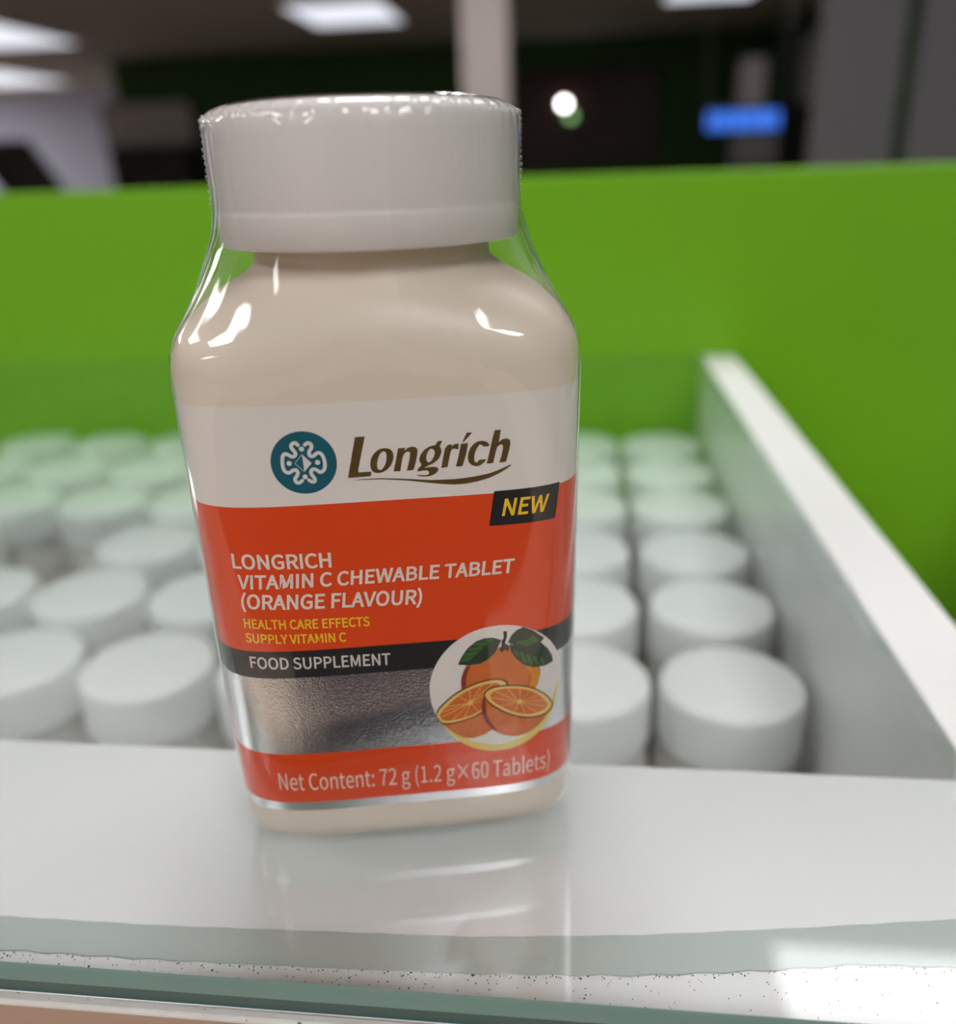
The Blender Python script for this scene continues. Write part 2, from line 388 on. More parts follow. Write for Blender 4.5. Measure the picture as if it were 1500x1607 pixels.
# ------------------------------------------------------------------ hero bottle
ART = json.loads(r'''{"logo":[[[[-383,7186],[-245,7188],[-314,6939],[-376,6703],[-379,6663],[-194,6664],[-208,6595],[-534,6589]]],[[[27,6999],[47,6996],[67,6992],[84,6985],[100,6975],[113,6962],[124,6947],[131,6928],[135,6907],[137,6884],[135,6861],[130,6838],[123,6814],[115,6790],[106,6767],[93,6745],[77,6723],[58,6703],[38,6685],[18,6671],[-3,6659],[-24,6649],[-44,6642],[-65,6637],[-85,6635],[-105,6636],[-125,6639],[-143,6645],[-159,6653],[-172,6664],[-183,6677],[-191,6692],[-197,6709],[-200,6727],[-202,6747],[-202,6768],[-200,6790],[-196,6813],[-190,6836],[-182,6860],[-169,6884],[-154,6907],[-138,6928],[-121,6945],[-103,6961],[-84,6973],[-67,6983],[-50,6991],[-32,6996],[-13,6999],[7,7000]],[[6,6953],[16,6949],[24,6943],[30,6935],[35,6926],[37,6915],[38,6899],[37,6875],[33,6847],[29,6820],[24,6798],[17,6778],[9,6759],[-1,6740],[-12,6722],[-24,6707],[-36,6695],[-48,6686],[-60,6681],[-71,6680],[-81,6684],[-89,6689],[-96,6694],[-101,6701],[-104,6712],[-106,6730],[-106,6752],[-104,6775],[-99,6798],[-93,6822],[-86,6845],[-78,6867],[-69,6887],[-60,6905],[-50,6921],[-39,6934],[-28,6943],[-16,6949],[-4,6952]]],[[[207,6986],[308,6989],[293,6945],[354,6990],[414,7000],[460,6985],[483,6947],[476,6890],[447,6767],[407,6651],[310,6643],[350,6782],[371,6879],[371,6914],[347,6929],[308,6918],[280,6884],[255,6815],[218,6642],[120,6646],[166,6811]]],[[[710,6999],[641,6981],[571,6937],[517,6869],[496,6800],[503,6763],[526,6731],[512,6700],[467,6662],[465,6620],[530,6631],[598,6632],[629,6607],[622,6571],[577,6559],[517,6563],[449,6578],[466,6559],[542,6541],[596,6538],[665,6548],[736,6584],[768,6636],[748,6669],[689,6682],[603,6674],[561,6668],[610,6698],[691,6726],[780,6797],[822,6892],[816,6946],[797,6987],[824,7025],[836,7061],[783,7058],[757,7039],[743,7003]],[[668,6951],[682,6949],[697,6944],[710,6935],[718,6922],[723,6906],[724,6889],[722,6872],[716,6855],[709,6837],[701,6819],[692,6801],[681,6785],[668,6771],[654,6759],[641,6752],[629,6752],[618,6757],[609,6766],[603,6778],[600,6793],[599,6811],[600,6831],[605,6852],[610,6873],[619,6892],[629,6910],[639,6926],[648,6938],[657,6946]]],[[[871,6942],[916,6994],[976,6998],[962,6968],[1018,7000],[1074,7005],[1062,6913],[1016,6933],[973,6927],[950,6884],[924,6779],[898,6662],[807,6653],[840,6811]]],[[[1103,6998],[1206,7001],[1175,6843],[1113,6663],[1019,6660],[1063,6823]]],[[[1189,7156],[1272,7157],[1143,7024],[1123,7024]]],[[[1514,6957],[1496,6932],[1423,6934],[1402,6962],[1368,6968],[1328,6913],[1295,6835],[1285,6764],[1292,6714],[1322,6703],[1358,6740],[1457,6744],[1439,6707],[1377,6658],[1316,6644],[1256,6667],[1210,6715],[1193,6779],[1201,6841],[1234,6928],[1291,6991],[1352,7019],[1412,7022],[1472,7004]]],[[[1591,7167],[1681,7165],[1648,6986],[1705,7026],[1766,7030],[1806,7009],[1818,6963],[1804,6875],[1749,6682],[1648,6675],[1680,6769],[1708,6884],[1704,6942],[1674,6949],[1626,6917],[1603,6848],[1560,6676],[1465,6674],[1512,6855],[1550,7021]]],[[[-483,6541],[-337,6557],[-82,6556],[173,6534],[428,6507],[668,6479],[670,6479],[808,6477],[981,6472],[1155,6481],[1330,6498],[1505,6526],[1637,6565],[1815,6632],[1826,6620],[1743,6565],[1637,6510],[1504,6457],[1328,6416],[1152,6392],[978,6390],[805,6411],[659,6434],[597,6446],[495,6464],[341,6490],[171,6514],[-83,6540],[-338,6545]]]],"em_c":[-1129,6852,462],"em_l":[[-1182,7117],[-1213,7151],[-1260,7138],[-1277,7094],[-1249,7040],[-1227,6994],[-1250,6959],[-1293,6957],[-1346,6993],[-1385,6995],[-1413,6955],[-1426,6874],[-1422,6784],[-1393,6733],[-1348,6718],[-1298,6748],[-1251,6754],[-1228,6715],[-1245,6667],[-1278,6619],[-1264,6572],[-1226,6561],[-1180,6592]],"em_r":[[-1086,7116],[-1041,7141],[-1002,7119],[-999,7070],[-1026,7031],[-1042,6992],[-1028,6950],[-985,6947],[-931,6985],[-885,6982],[-852,6931],[-837,6848],[-845,6766],[-874,6719],[-918,6705],[-965,6741],[-1010,6752],[-1041,6721],[-1035,6671],[-1005,6619],[-1002,6577],[-1035,6562],[-1086,6595]],"em_d":[[-1137,7058],[-1333,6857],[-936,6849],[-1133,6645]],"em_q":[[-1140,6979],[-1020,6843],[-1134,6722],[-1255,6854]],"badge":[[1567,6242],[2615,6239],[2535,5677],[1482,5699]],"circ":[1579,2879,1127],"pic":{"cres":[[541,2470],[583,2356],[670,2188],[746,2070],[839,1961],[965,1855],[1102,1764],[1226,1703],[1354,1664],[1499,1644],[1647,1642],[1788,1657],[1927,1691],[2064,1747],[2195,1823],[2313,1920],[2417,2032],[2501,2146],[2570,2290],[2637,2532],[2682,2741],[2683,2798],[2647,2756],[2573,2585],[2489,2385],[2423,2284],[2353,2202],[2271,2087],[2175,1977],[2057,1900],[1927,1841],[1788,1796],[1649,1770],[1519,1772],[1393,1794],[1265,1827],[1142,1876],[1033,1947],[931,2036],[827,2148],[726,2266],[613,2400]],"whole":[[965,2976],[964,3058],[979,3134],[1005,3219],[1045,3305],[1100,3391],[1170,3468],[1259,3524],[1362,3566],[1484,3598],[1604,3616],[1694,3617],[1778,3594],[1873,3529],[1972,3447],[2076,3371],[2172,3290],[2243,3196],[2287,3103],[2294,3023],[2278,2944],[2256,2850],[2211,2759],[2146,2670],[2023,2616],[1789,2646],[1519,2695],[1245,2712],[1027,2749],[964,2856]],"wholedark":[[964,2956],[979,3134],[1054,3314],[1132,3336],[1076,3203],[1046,3068],[1051,2967],[997,2913]],"wholeyel":[[2034,3179],[2267,3138],[2272,2966],[2211,2779],[2098,2805],[2145,2957],[2117,3083]],"leafa":[[927,3365],[992,3505],[1090,3650],[1230,3762],[1368,3805],[1504,3800],[1641,3742],[1596,3656],[1534,3527],[1428,3423],[1288,3349],[1098,3339]],"leafb":[[1744,3685],[1798,3803],[1885,3886],[2000,3928],[2153,3839],[2351,3658],[2294,3585],[2135,3553],[1972,3564],[1848,3622]],"leafc":[[1761,3654],[1848,3622],[1972,3564],[2135,3553],[2294,3585],[2423,3442],[2498,3299],[2529,3168],[2366,3131],[2154,3165],[1989,3247],[1864,3386],[1795,3513]],"gl0":[[1008,3494],[1054,3567],[1294,3592],[1223,3522]],"gl1":[[1072,3604],[1117,3667],[1364,3652],[1311,3600]],"gl2":[[1160,3692],[1247,3751],[1434,3722],[1381,3664]],"gl3":[[1298,3755],[1384,3794],[1538,3774],[1468,3728]],"gl4":[[971,3409],[996,3475],[1189,3506],[1118,3425]],"gl5":[[1937,3628],[2062,3693],[2135,3592],[2044,3567]],"gl6":[[2071,3701],[2171,3749],[2265,3621],[2153,3592]],"gl7":[[1830,3567],[1883,3500],[1935,3394],[1891,3401],[1830,3489]],"gl8":[[1918,3495],[1990,3463],[2061,3253],[1989,3277]],"gl9":[[2034,3426],[2098,3404],[2172,3200],[2089,3218]],"gl10":[[2144,3375],[2209,3341],[2286,3183],[2201,3184]],"gl11":[[1849,3657],[1973,3695],[2035,3692],[1919,3627]],"gl12":[[2266,3327],[2325,3292],[2375,3178],[2316,3171]],"stem":[[1669,3896],[1726,3892],[1728,3793],[1692,3682],[1769,3614],[1742,3521],[1690,3566],[1637,3515],[1595,3578],[1639,3631],[1641,3727],[1676,3780]],"lbody":[[555,2386],[638,2275],[797,2269],[1012,2320],[1282,2436],[1471,2081],[1325,1993],[1144,1944],[965,1970],[790,2093],[654,2232]],"lrim":[[534,2501],[586,2595],[674,2682],[768,2769],[873,2848],[985,2913],[1103,2966],[1228,3008],[1350,3037],[1461,3050],[1560,3048],[1641,3026],[1701,2994],[1736,2967],[1739,2918],[1706,2812],[1625,2681],[1463,2535],[1281,2405],[1138,2340],[1012,2304],[898,2274],[797,2259],[706,2247],[629,2269],[562,2375]],"lface":[[551,2489],[602,2570],[682,2656],[775,2743],[881,2823],[994,2888],[1111,2941],[1231,2984],[1349,3013],[1462,3024],[1560,3020],[1628,3002],[1674,2973],[1701,2943],[1699,2894],[1667,2801],[1590,2686],[1436,2551],[1264,2428],[1131,2364],[1013,2328],[900,2300],[798,2286],[709,2283],[639,2295],[599,2328],[576,2374],[551,2426]],"lflesh":[[594,2465],[644,2538],[724,2616],[809,2698],[905,2777],[1009,2843],[1119,2897],[1237,2934],[1348,2957],[1437,2968],[1506,2969],[1550,2962],[1576,2946],[1595,2927],[1593,2888],[1565,2804],[1501,2697],[1373,2568],[1229,2452],[1118,2399],[1014,2372],[903,2345],[800,2331],[715,2329],[650,2346],[605,2397]],"rbody":[[1344,2776],[1295,2706],[1290,2599],[1283,2507],[1291,2414],[1312,2327],[1349,2242],[1402,2153],[1471,2070],[1555,2003],[1651,1951],[1761,1911],[1872,1890],[1967,1894],[2060,1920],[2156,1957],[2253,2020],[2379,2130],[2458,2250],[2403,2354],[2251,2461],[1979,2579],[1697,2671],[1489,2747]],"rbodydk":[[1338,2757],[1290,2599],[1291,2414],[1349,2242],[1489,2057],[1543,2050],[1421,2254],[1362,2427],[1361,2612]],"rrim":[[1329,2778],[1353,2836],[1407,2880],[1490,2907],[1593,2918],[1714,2912],[1843,2892],[1970,2864],[2098,2815],[2233,2733],[2360,2626],[2469,2492],[2539,2362],[2526,2281],[2469,2229],[2402,2198],[2313,2187],[2193,2190],[2060,2209],[1921,2253],[1783,2313],[1654,2389],[1542,2471],[1456,2544],[1393,2618],[1347,2701]],"rface":[[1349,2765],[1371,2818],[1425,2858],[1503,2881],[1602,2891],[1717,2886],[1842,2868],[1968,2840],[2094,2792],[2222,2712],[2340,2611],[2440,2490],[2505,2375],[2495,2307],[2447,2265],[2390,2233],[2308,2219],[2192,2222],[2060,2240],[1925,2283],[1792,2342],[1668,2419],[1560,2499],[1478,2566],[1416,2630],[1369,2700]],"rflesh":[[1431,2736],[1454,2784],[1503,2822],[1576,2842],[1663,2848],[1758,2843],[1860,2825],[1970,2794],[2079,2748],[2180,2687],[2270,2610],[2353,2510],[2409,2413],[2409,2357],[2373,2321],[2312,2293],[2233,2279],[2143,2277],[2041,2292],[1922,2333],[1802,2388],[1696,2454],[1605,2520],[1534,2576],[1482,2628],[1444,2683]]},"seg":[[[1927,2557],[[1430,2716],[1521,2816],[1717,2847],[1933,2827],[2117,2744],[2270,2621],[2413,2485],[2383,2360],[2233,2279],[2032,2274],[1820,2365],[1551,2517]]],[[1107,2639],[[627,2410],[613,2504],[679,2600],[906,2791],[1102,2912],[1313,2971],[1506,2979],[1522,2856],[1500,2636],[1247,2440],[995,2343],[782,2323]]]],"txt":[["LONGRICH",[-2374,5243,-906,5215],225,0.038,0,"w"],["VITAMIN C CHEWABLE TABLET",[-2348,4906,1832,4904],220,0.038,0.12,"w"],["(ORANGE FLAVOUR)",[-2341,4575,398,4498],234,0.038,0.1,"w"],["HEALTH CARE EFFECTS",[-2349,4233,-419,4178],154,0.034,0,"y"],["SUPPLY VITAMIN C",[-2360,3981,-803,3937],153,0.034,0,"y"],["FOOD SUPPLEMENT",[-2352,3520,-147,3467],199,0.022,0,"g"],["Net Content: 72 g (1.2 g×60 Tablets)",[-2187,1173,2484,1092],334,-0.004,0,"w"],["NEW",[1683,5847,2369,5832],258,0.03,0.17,"y"]]}''')
GLYPHS = json.loads(r'''{" ":[314,[]],"(":[474,[[[206,-66,335,-275,361,-263],[387,-251,413,-239,293,-41],[235,197,235,436,235,672],[293,909,413,1109,387,1121],[361,1134,335,1146,206,936],[129,710,129,436,129,160]]]],")":[474,[[[112,-263,139,-275,268,-66],[345,160,345,436,345,710],[268,936,139,1146,112,1134],[85,1121,59,1109,179,909],[239,672,239,436,239,197],[179,-41,59,-239,85,-251]]]],".":[390,[[[143,-18,195,-18,245,-18],[287,21,287,78,287,137],[245,176,195,176,143,176],[102,137,102,78,102,21]]]],"0":[777,[[[193,-18,389,-18,584,-18],[709,158,709,517,709,873],[584,1045,389,1045,193,1045],[70,873,70,517,70,158]],[[506,85,389,85,273,85],[193,216,193,517,193,817],[273,944,389,944,506,944],[585,817,585,517,585,216]]]],"1":[777,[[[123,35,123,0,311,0],[499,0,686,0,686,35],[686,71,686,106,618,106],[549,106,480,106,480,413],[480,720,480,1027,448,1027],[415,1027,382,1027,326,994],[261,971,169,954,169,927],[169,900,169,873,231,873],[292,873,353,873,353,617],[353,362,353,106,276,106],[200,106,123,106,123,71]]]],"2":[777,[[[62,25,62,0,277,0],[492,0,707,0,707,37],[707,74,707,111,613,111],[518,111,423,111,371,111],[308,105,255,101,496,329],[658,538,658,744,658,926],[542,1045,359,1045,228,1045],[139,986,56,895,81,871],[106,846,130,822,188,891],[259,941,343,941,471,941],[532,856,532,738,532,562],[384,357,62,76,62,50]]]],"6":[777,[[[225,-18,422,-18,581,-18],[717,116,717,315,717,531],[605,637,431,637,352,637],[262,591,199,514,204,832],[321,940,464,940,525,940],[587,909,626,861,650,887],[675,914,699,940,641,1001],[564,1045,458,1045,259,1045],[78,892,78,490,78,151]],[[216,199,202,412,269,507],[347,542,410,542,535,542],[595,454,595,315,595,175],[520,83,422,83,293,83]]]],"7":[777,[[[296,389,277,0,322,0],[366,0,410,0,427,402],[471,641,711,950,711,975],[711,1001,711,1027,497,1027],[283,1027,69,1027,69,990],[69,954,69,917,235,917],[401,917,567,917,366,637]]]],":":[390,[[[143,546,195,546,245,546],[287,585,287,644,287,702],[245,742,195,742,143,742],[102,702,102,644,102,585]],[[143,-18,195,-18,245,-18],[287,21,287,78,287,137],[245,176,195,176,143,176],[102,137,102,78,102,21]]]],"A":[852,[[[121,342,6,0,49,0],[92,0,136,0,169,105],[202,209,235,314,360,314],[486,314,611,314,643,209],[676,105,709,0,754,0],[800,0,846,0,730,342],[613,684,497,1027,449,1027],[401,1027,353,1027,237,684]],[[371,416,268,416,284,469],[301,521,318,574,354,690],[388,801,420,922,422,922],[424,922,426,922,459,803],[492,690,529,574,546,521],[562,469,578,416,475,416]]]],"B":[920,[[[141,342,141,0,250,0],[359,0,468,0,697,0],[857,99,857,301,857,441],[770,522,648,546,648,549],[648,551,648,553,745,584],[798,674,798,776,798,957],[653,1027,445,1027,344,1027],[243,1027,141,1027,141,684]],[[321,591,270,591,270,702],[270,813,270,924,323,924],[376,924,429,924,590,924],[671,880,671,759,671,654],[599,591,423,591,372,591]],[[330,104,270,104,270,232],[270,361,270,490,330,490],[390,490,450,490,630,490],[730,433,730,305,730,167],[626,104,450,104,390,104]]]],"C":[894,[[[272,-18,528,-18,661,-18],[762,35,843,129,819,156],[796,184,772,211,706,139],[632,95,534,95,338,95],[214,258,214,517,214,773],[345,931,538,931,626,931],[693,892,748,835,771,863],[795,891,818,919,759,985],[661,1045,536,1045,276,1045],[81,845,81,513,81,179]]]],"D":[964,[[[141,342,141,0,229,0],[316,0,403,0,713,0],[881,192,881,517,881,845],[713,1027,398,1027,312,1027],[227,1027,141,1027,141,684]],[[309,106,270,106,270,378],[270,650,270,922,309,922],[348,922,387,922,629,922],[748,777,748,517,748,258],[629,106,387,106,348,106]]]],"E":[825,[[[141,342,141,0,344,0],[546,0,748,0,748,37],[748,74,748,111,589,111],[430,111,270,111,270,235],[270,360,270,485,400,485],[530,485,660,485,660,521],[660,558,660,595,530,595],[400,595,270,595,270,703],[270,810,270,917,424,917],[578,917,732,917,732,954],[732,990,732,1027,535,1027],[338,1027,141,1027,141,684]]]],"F":[773,[[[141,342,141,0,184,0],[227,0,270,0,270,154],[270,307,270,461,401,461],[532,461,662,461,662,497],[662,534,662,570,532,570],[401,570,270,570,270,686],[270,802,270,917,424,917],[578,917,732,917,732,954],[732,990,732,1027,535,1027],[338,1027,141,1027,141,684]]]],"G":[965,[[[275,-18,545,-18,682,-18],[796,32,861,101,861,245],[861,388,861,532,749,532],[636,532,524,532,524,496],[524,460,524,424,597,424],[669,424,742,424,742,335],[742,245,742,155,702,118],[630,95,557,95,338,95],[214,258,214,517,214,773],[349,931,556,931,658,931],[725,888,777,835,801,863],[824,891,847,919,789,980],[695,1045,552,1045,280,1045],[81,845,81,513,81,179]]]],"H":[1020,[[[141,342,141,0,184,0],[227,0,270,0,270,162],[270,323,270,485,430,485],[590,485,749,485,749,323],[749,162,749,0,793,0],[836,0,880,0,880,342],[880,684,880,1027,836,1027],[793,1027,749,1027,749,883],[749,740,749,597,590,597],[430,597,270,597,270,740],[270,883,270,1027,227,1027],[184,1027,141,1027,141,684]]]],"I":[411,[[[141,342,141,0,184,0],[227,0,270,0,270,342],[270,684,270,1027,227,1027],[184,1027,141,1027,141,684]]]],"L":[761,[[[141,342,141,0,334,0],[527,0,720,0,720,37],[720,74,720,111,570,111],[420,111,270,111,270,416],[270,721,270,1027,227,1027],[184,1027,141,1027,141,684]]]],"M":[1137,[[[141,342,141,0,180,0],[219,0,258,0,258,190],[258,379,258,569,258,657],[249,782,241,871,243,871],[245,871,246,871,274,793],[302,715,329,637,394,459],[459,282,524,104,553,104],[582,104,611,104,675,282],[739,459,804,637,831,715],[859,793,887,871,888,871],[890,871,892,871,885,782],[875,657,875,569,875,379],[875,190,875,0,915,0],[956,0,996,0,996,342],[996,684,996,1027,944,1027],[892,1027,840,1027,775,844],[710,661,644,478,620,408],[599,335,573,263,571,263],[569,263,567,263,542,335],[520,408,493,478,428,661],[362,844,297,1027,245,1027],[193,1027,141,1027,141,684]]]],"N":[1013,[[[141,342,141,0,182,0],[223,0,263,0,263,180],[263,359,263,539,263,647],[254,756,248,860,250,860],[252,860,254,860,290,789],[327,719,364,648,489,432],[613,216,738,0,782,0],[827,0,871,0,871,342],[871,684,871,1027,830,1027],[789,1027,748,1027,748,849],[748,671,748,493,748,387],[758,270,766,168,764,168],[761,168,759,168,722,239],[685,309,648,380,523,595],[398,811,273,1027,229,1027],[185,1027,141,1027,141,684]]]],"O":[1039,[[[262,-18,520,-18,777,-18],[958,188,958,517,958,846],[777,1045,520,1045,262,1045],[81,846,81,517,81,188]],[[704,95,520,95,335,95],[214,261,214,517,214,773],[335,931,520,931,704,931],[825,773,825,517,825,261]]]],"P":[887,[[[141,342,141,0,184,0],[227,0,270,0,270,136],[270,273,270,409,327,409],[383,409,440,409,665,409],[818,508,818,725,818,950],[664,1027,434,1027,337,1027],[239,1027,141,1027,141,684]],[[321,514,270,514,270,650],[270,786,270,922,319,922],[368,922,417,922,598,922],[689,875,689,725,689,578],[604,514,423,514,372,514]]]],"R":[890,[[[328,539,270,539,270,667],[270,794,270,922,328,922],[385,922,443,922,604,922],[692,874,692,739,692,605],[604,539,443,539,385,539]],[[621,145,704,0,753,0],[802,0,850,0,763,150],[676,300,590,450,728,483],[821,578,821,739,821,952],[671,1027,462,1027,355,1027],[248,1027,141,1027,141,684],[141,342,141,0,184,0],[227,0,270,0,270,145],[270,290,270,436,332,436],[394,436,455,436,538,290]]]],"S":[835,[[[280,-18,426,-18,640,-18],[775,111,775,273,775,426],[682,496,563,548,514,569],[466,590,417,611,338,644],[246,682,246,783,246,874],[322,931,438,931,534,931],[609,895,672,836,695,864],[717,891,739,919,668,993],[560,1045,438,1045,252,1045],[115,931,115,773,115,623],[228,550,324,510,373,488],[422,467,471,445,569,402],[643,368,643,262,643,162],[563,95,427,95,321,95],[217,146,144,223,119,193],[93,163,67,133,155,41]]]],"T":[839,[[[354,306,354,0,398,0],[441,0,485,0,485,306],[485,612,485,917,588,917],[692,917,796,917,796,954],[796,990,796,1027,545,1027],[294,1027,43,1027,43,990],[43,954,43,917,147,917],[251,917,354,917,354,612]]]],"U":[1010,[[[296,-18,506,-18,714,-18],[874,94,874,423,874,624],[874,825,874,1027,832,1027],[791,1027,749,1027,749,824],[749,622,749,420,749,174],[641,95,506,95,371,95],[266,174,266,420,266,622],[266,824,266,1027,223,1027],[180,1027,137,1027,137,825],[137,624,137,423,137,94]]]],"V":[805,[[[220,342,329,0,379,0],[429,0,479,0,588,342],[697,684,805,1027,761,1027],[718,1027,674,1027,619,841],[563,656,508,471,473,350],[448,252,409,132,407,132],[405,132,403,132,366,252],[339,350,304,471,248,656],[193,841,137,1027,92,1027],[47,1027,1,1027,111,684]]]],"W":[1230,[[[181,342,254,0,305,0],[356,0,408,0,458,206],[509,413,560,619,577,700],[597,775,612,853,614,853],[616,853,618,853,634,775],[650,700,668,619,720,413],[772,206,824,0,876,0],[928,0,980,0,1051,342],[1121,684,1192,1027,1151,1027],[1110,1027,1069,1027,1032,840],[995,654,958,468,940,357],[920,246,902,134,899,134],[896,134,894,134,868,246],[846,359,821,468,773,654],[725,840,678,1027,638,1027],[599,1027,559,1027,512,840],[465,654,417,468,392,357],[367,246,345,134,343,134],[341,134,339,134,318,246],[298,357,277,468,241,654],[205,840,169,1027,125,1027],[81,1027,36,1027,109,684]]]],"Y":[744,[[[307,133,307,0,350,0],[393,0,436,0,436,133],[436,265,436,398,539,607],[642,817,745,1027,700,1027],[655,1027,611,1027,567,930],[523,833,479,737,447,661],[412,588,375,511,373,511],[372,511,370,511,333,588],[303,661,269,737,225,833],[180,930,136,1027,90,1027],[44,1027,-1,1027,101,817],[204,607,307,398,307,265]]]],"a":[789,[[[176,-18,304,-18,398,-18],[483,31,556,91,557,91],[559,91,560,91,564,61],[568,30,571,0,606,0],[641,0,676,0,676,156],[676,312,676,468,676,657],[599,780,413,780,290,780],[183,725,115,681,131,651],[148,622,164,592,224,633],[304,674,392,674,517,674],[549,580,549,482,225,445],[83,363,83,197,83,60]],[[413,85,340,85,265,85],[206,119,206,206,206,304],[293,367,549,396,549,326],[549,255,549,185,475,119]]]],"b":[866,[[[394,-18,464,-18,637,-18],[794,132,794,392,794,627],[688,780,492,780,406,780],[322,732,252,674,254,719],[256,764,258,810,258,911],[258,1013,258,1115,215,1115],[172,1115,129,1115,129,743],[129,372,129,0,163,0],[197,0,231,0,235,26],[239,52,242,78,244,78],[246,78,248,78,314,18]],[[569,90,443,90,392,90],[324,109,258,168,258,302],[258,435,258,569,329,636],[396,672,459,672,605,672],[661,560,661,391,661,203]]]],"e":[776,[[[234,-18,437,-18,539,-18],[620,15,686,59,671,87],[656,116,641,144,584,106],[525,84,451,84,307,84],[207,188,199,350,370,350],[541,350,711,350,714,370],[717,395,717,423,717,640],[608,780,413,780,239,780],[73,627,73,380,73,129]],[[333,441,197,441,213,592],[308,678,416,678,535,678],[605,595,605,441,469,441]]]],"g":[790,[[[200,-350,385,-350,620,-350],[770,-228,770,-87,770,39],[681,94,506,94,456,94],[406,94,356,94,254,94],[223,129,223,176,223,218],[244,244,272,268,305,251],[347,241,384,241,541,241],[662,343,662,506,662,571],[637,627,601,662,653,662],[704,662,756,662,756,695],[756,728,756,761,668,761],[580,761,492,761,465,772],[427,780,384,780,231,780],[99,675,99,508,99,417],[148,343,199,304,199,302],[199,300,199,298,158,270],[115,220,115,157,115,97],[144,56,183,32,183,30],[183,28,183,25,112,-18],[71,-81,71,-147,71,-277]],[[472,328,384,328,297,328],[223,398,223,508,223,620],[296,686,384,686,475,686],[546,620,546,508,546,398]],[[550,-262,403,-262,265,-262],[183,-210,183,-129,183,-85],[206,-39,261,0,294,-8],[331,-11,359,-11,402,-11],[446,-11,490,-11,591,-11],[644,-36,644,-108,644,-186]]]],"l":[398,[[[168,-18,263,-18,298,-18],[319,-13,338,-7,331,26],[325,58,319,91,305,88],[300,88,293,88,273,88],[258,104,258,143,258,467],[258,791,258,1115,215,1115],[172,1115,129,1115,129,794],[129,472,129,151,129,43]]]],"n":[855,[[[129,254,129,0,172,0],[215,0,258,0,258,184],[258,368,258,552,333,629],[387,668,465,668,566,668],[609,608,609,465,609,310],[609,155,609,0,652,0],[694,0,737,0,737,161],[737,321,737,482,737,675],[664,780,504,780,401,780],[321,723,249,650,248,650],[247,650,246,650,242,687],[238,724,234,761,199,761],[164,761,129,761,129,507]]]],"o":[849,[[[238,-18,424,-18,611,-18],[776,127,776,380,776,633],[611,780,424,780,238,780],[73,633,73,380,73,127]],[[556,88,424,88,293,88],[204,204,204,380,204,555],[293,672,424,672,556,672],[646,555,646,380,646,204]]]],"s":[656,[[[220,-18,328,-18,507,-18],[604,84,604,207,604,352],[483,397,373,438,287,471],[209,499,209,570,209,630],[254,681,350,681,417,681],[471,651,522,613,543,640],[563,667,584,693,527,741],[443,780,349,780,182,780],[87,685,87,564,87,434],[202,384,308,345,392,314],[482,277,482,200,482,134],[433,81,332,81,241,81],[174,118,106,172,86,144],[65,115,45,87,116,27]]]],"t":[528,[[[206,-18,367,-18,415,-18],[465,-4,508,10,500,42],[492,74,483,106,458,95],[424,85,396,85,308,85],[279,139,279,231,279,373],[279,515,279,657,348,657],[417,657,486,657,486,691],[486,726,486,761,417,761],[348,761,279,761,279,832],[279,903,279,975,243,975],[208,975,172,975,168,903],[163,832,158,761,118,758],[78,756,38,754,38,721],[38,689,38,657,76,657],[113,657,151,657,151,516],[151,376,151,235,151,83]]]],"×":[1401,[[[956,204,1084,76,1106,98],[1129,120,1151,143,1024,271],[896,399,769,527,896,655],[1024,782,1151,910,1129,933],[1106,955,1084,978,956,850],[828,722,700,594,573,722],[445,850,318,978,295,955],[272,932,249,909,377,782],[505,654,633,527,505,399],[377,271,249,143,272,120],[295,98,318,76,445,204],[573,331,700,459,828,331]]]]}''')

A, B, NE, TP, BYAW = .030, .02249, 5.13, .96698, .20059
NT = 4000
TH = [-math.pi*1.5+2*math.pi*i/NT for i in range(NT+1)]
def rad(t): return (abs(math.cos(t)/A)**NE+abs(math.sin(t)/B)**NE)**(-1/NE)
PT = [(rad(t)*math.cos(t), rad(t)*math.sin(t)) for t in TH]
SS = [0.0]
for (a, b), (c, d) in zip(PT, PT[1:]): SS.append(SS[-1]+math.hypot(c-a, d-b))
mid = SS[NT//2]; SS = [s-mid for s in SS]; SMAX = SS[-1]
import bisect
def at(u):
    """point and outward normal of the unit section at arc length u (m) from the middle of the front"""
    u = max(-SMAX+1e-9, min(SMAX-1e-9, u))
    i = bisect.bisect_right(SS, u)-1; i = min(max(i, 0), NT-1)
    t = (u-SS[i])/(SS[i+1]-SS[i]); a, b = PT[i], PT[i+1]
    x, y = a[0]+(b[0]-a[0])*t, a[1]+(b[1]-a[1])*t
    nx = (abs(x)/A)**(NE-1)/A*(1 if x > 0 else -1); ny = (abs(y)/B)**(NE-1)/B*(1 if y > 0 else -1)
    l = math.hypot(nx, ny); return x, y, nx/l, ny/l
def SC(z): return TP+(1-TP)*min(z, .085)/.085
def P3(u, z, off=0):
    x, y, nx, ny = at(u); s = SC(z)
    return (x*s+nx*off, y*s+ny*off, z)
MR = 384
UR = [-SMAX+2*SMAX*i/MR for i in range(MR)]
RING = [at(u) for u in UR]
def ring(z, s=1.0, t=0.0, rc=.0179, off=0):
    out = []
    for (x, y, nx, ny) in RING:
        l = math.hypot(x, y); cx, cy = x/l*rc, y/l*rc
        out.append((x*s*(1-t)+cx*t+(nx*off), y*s*(1-t)+cy*t+(ny*off), z))
    return out
hero = thing('supplement_bottle', 'large cream tablet bottle with orange label standing on the glass', 'bottle', (0, 0, G+.00005), BYAW)
R = []
for z, ins in [(0, .0030), (.0002, .0021), (.0007, .0013), (.0015, .0007), (.0027, .0002), (.0042, 0)]:
    R.append(ring(z, SC(z), off=-ins))
for z in (.02, .04, .06, .075, .0795): R.append(ring(z, SC(z)))
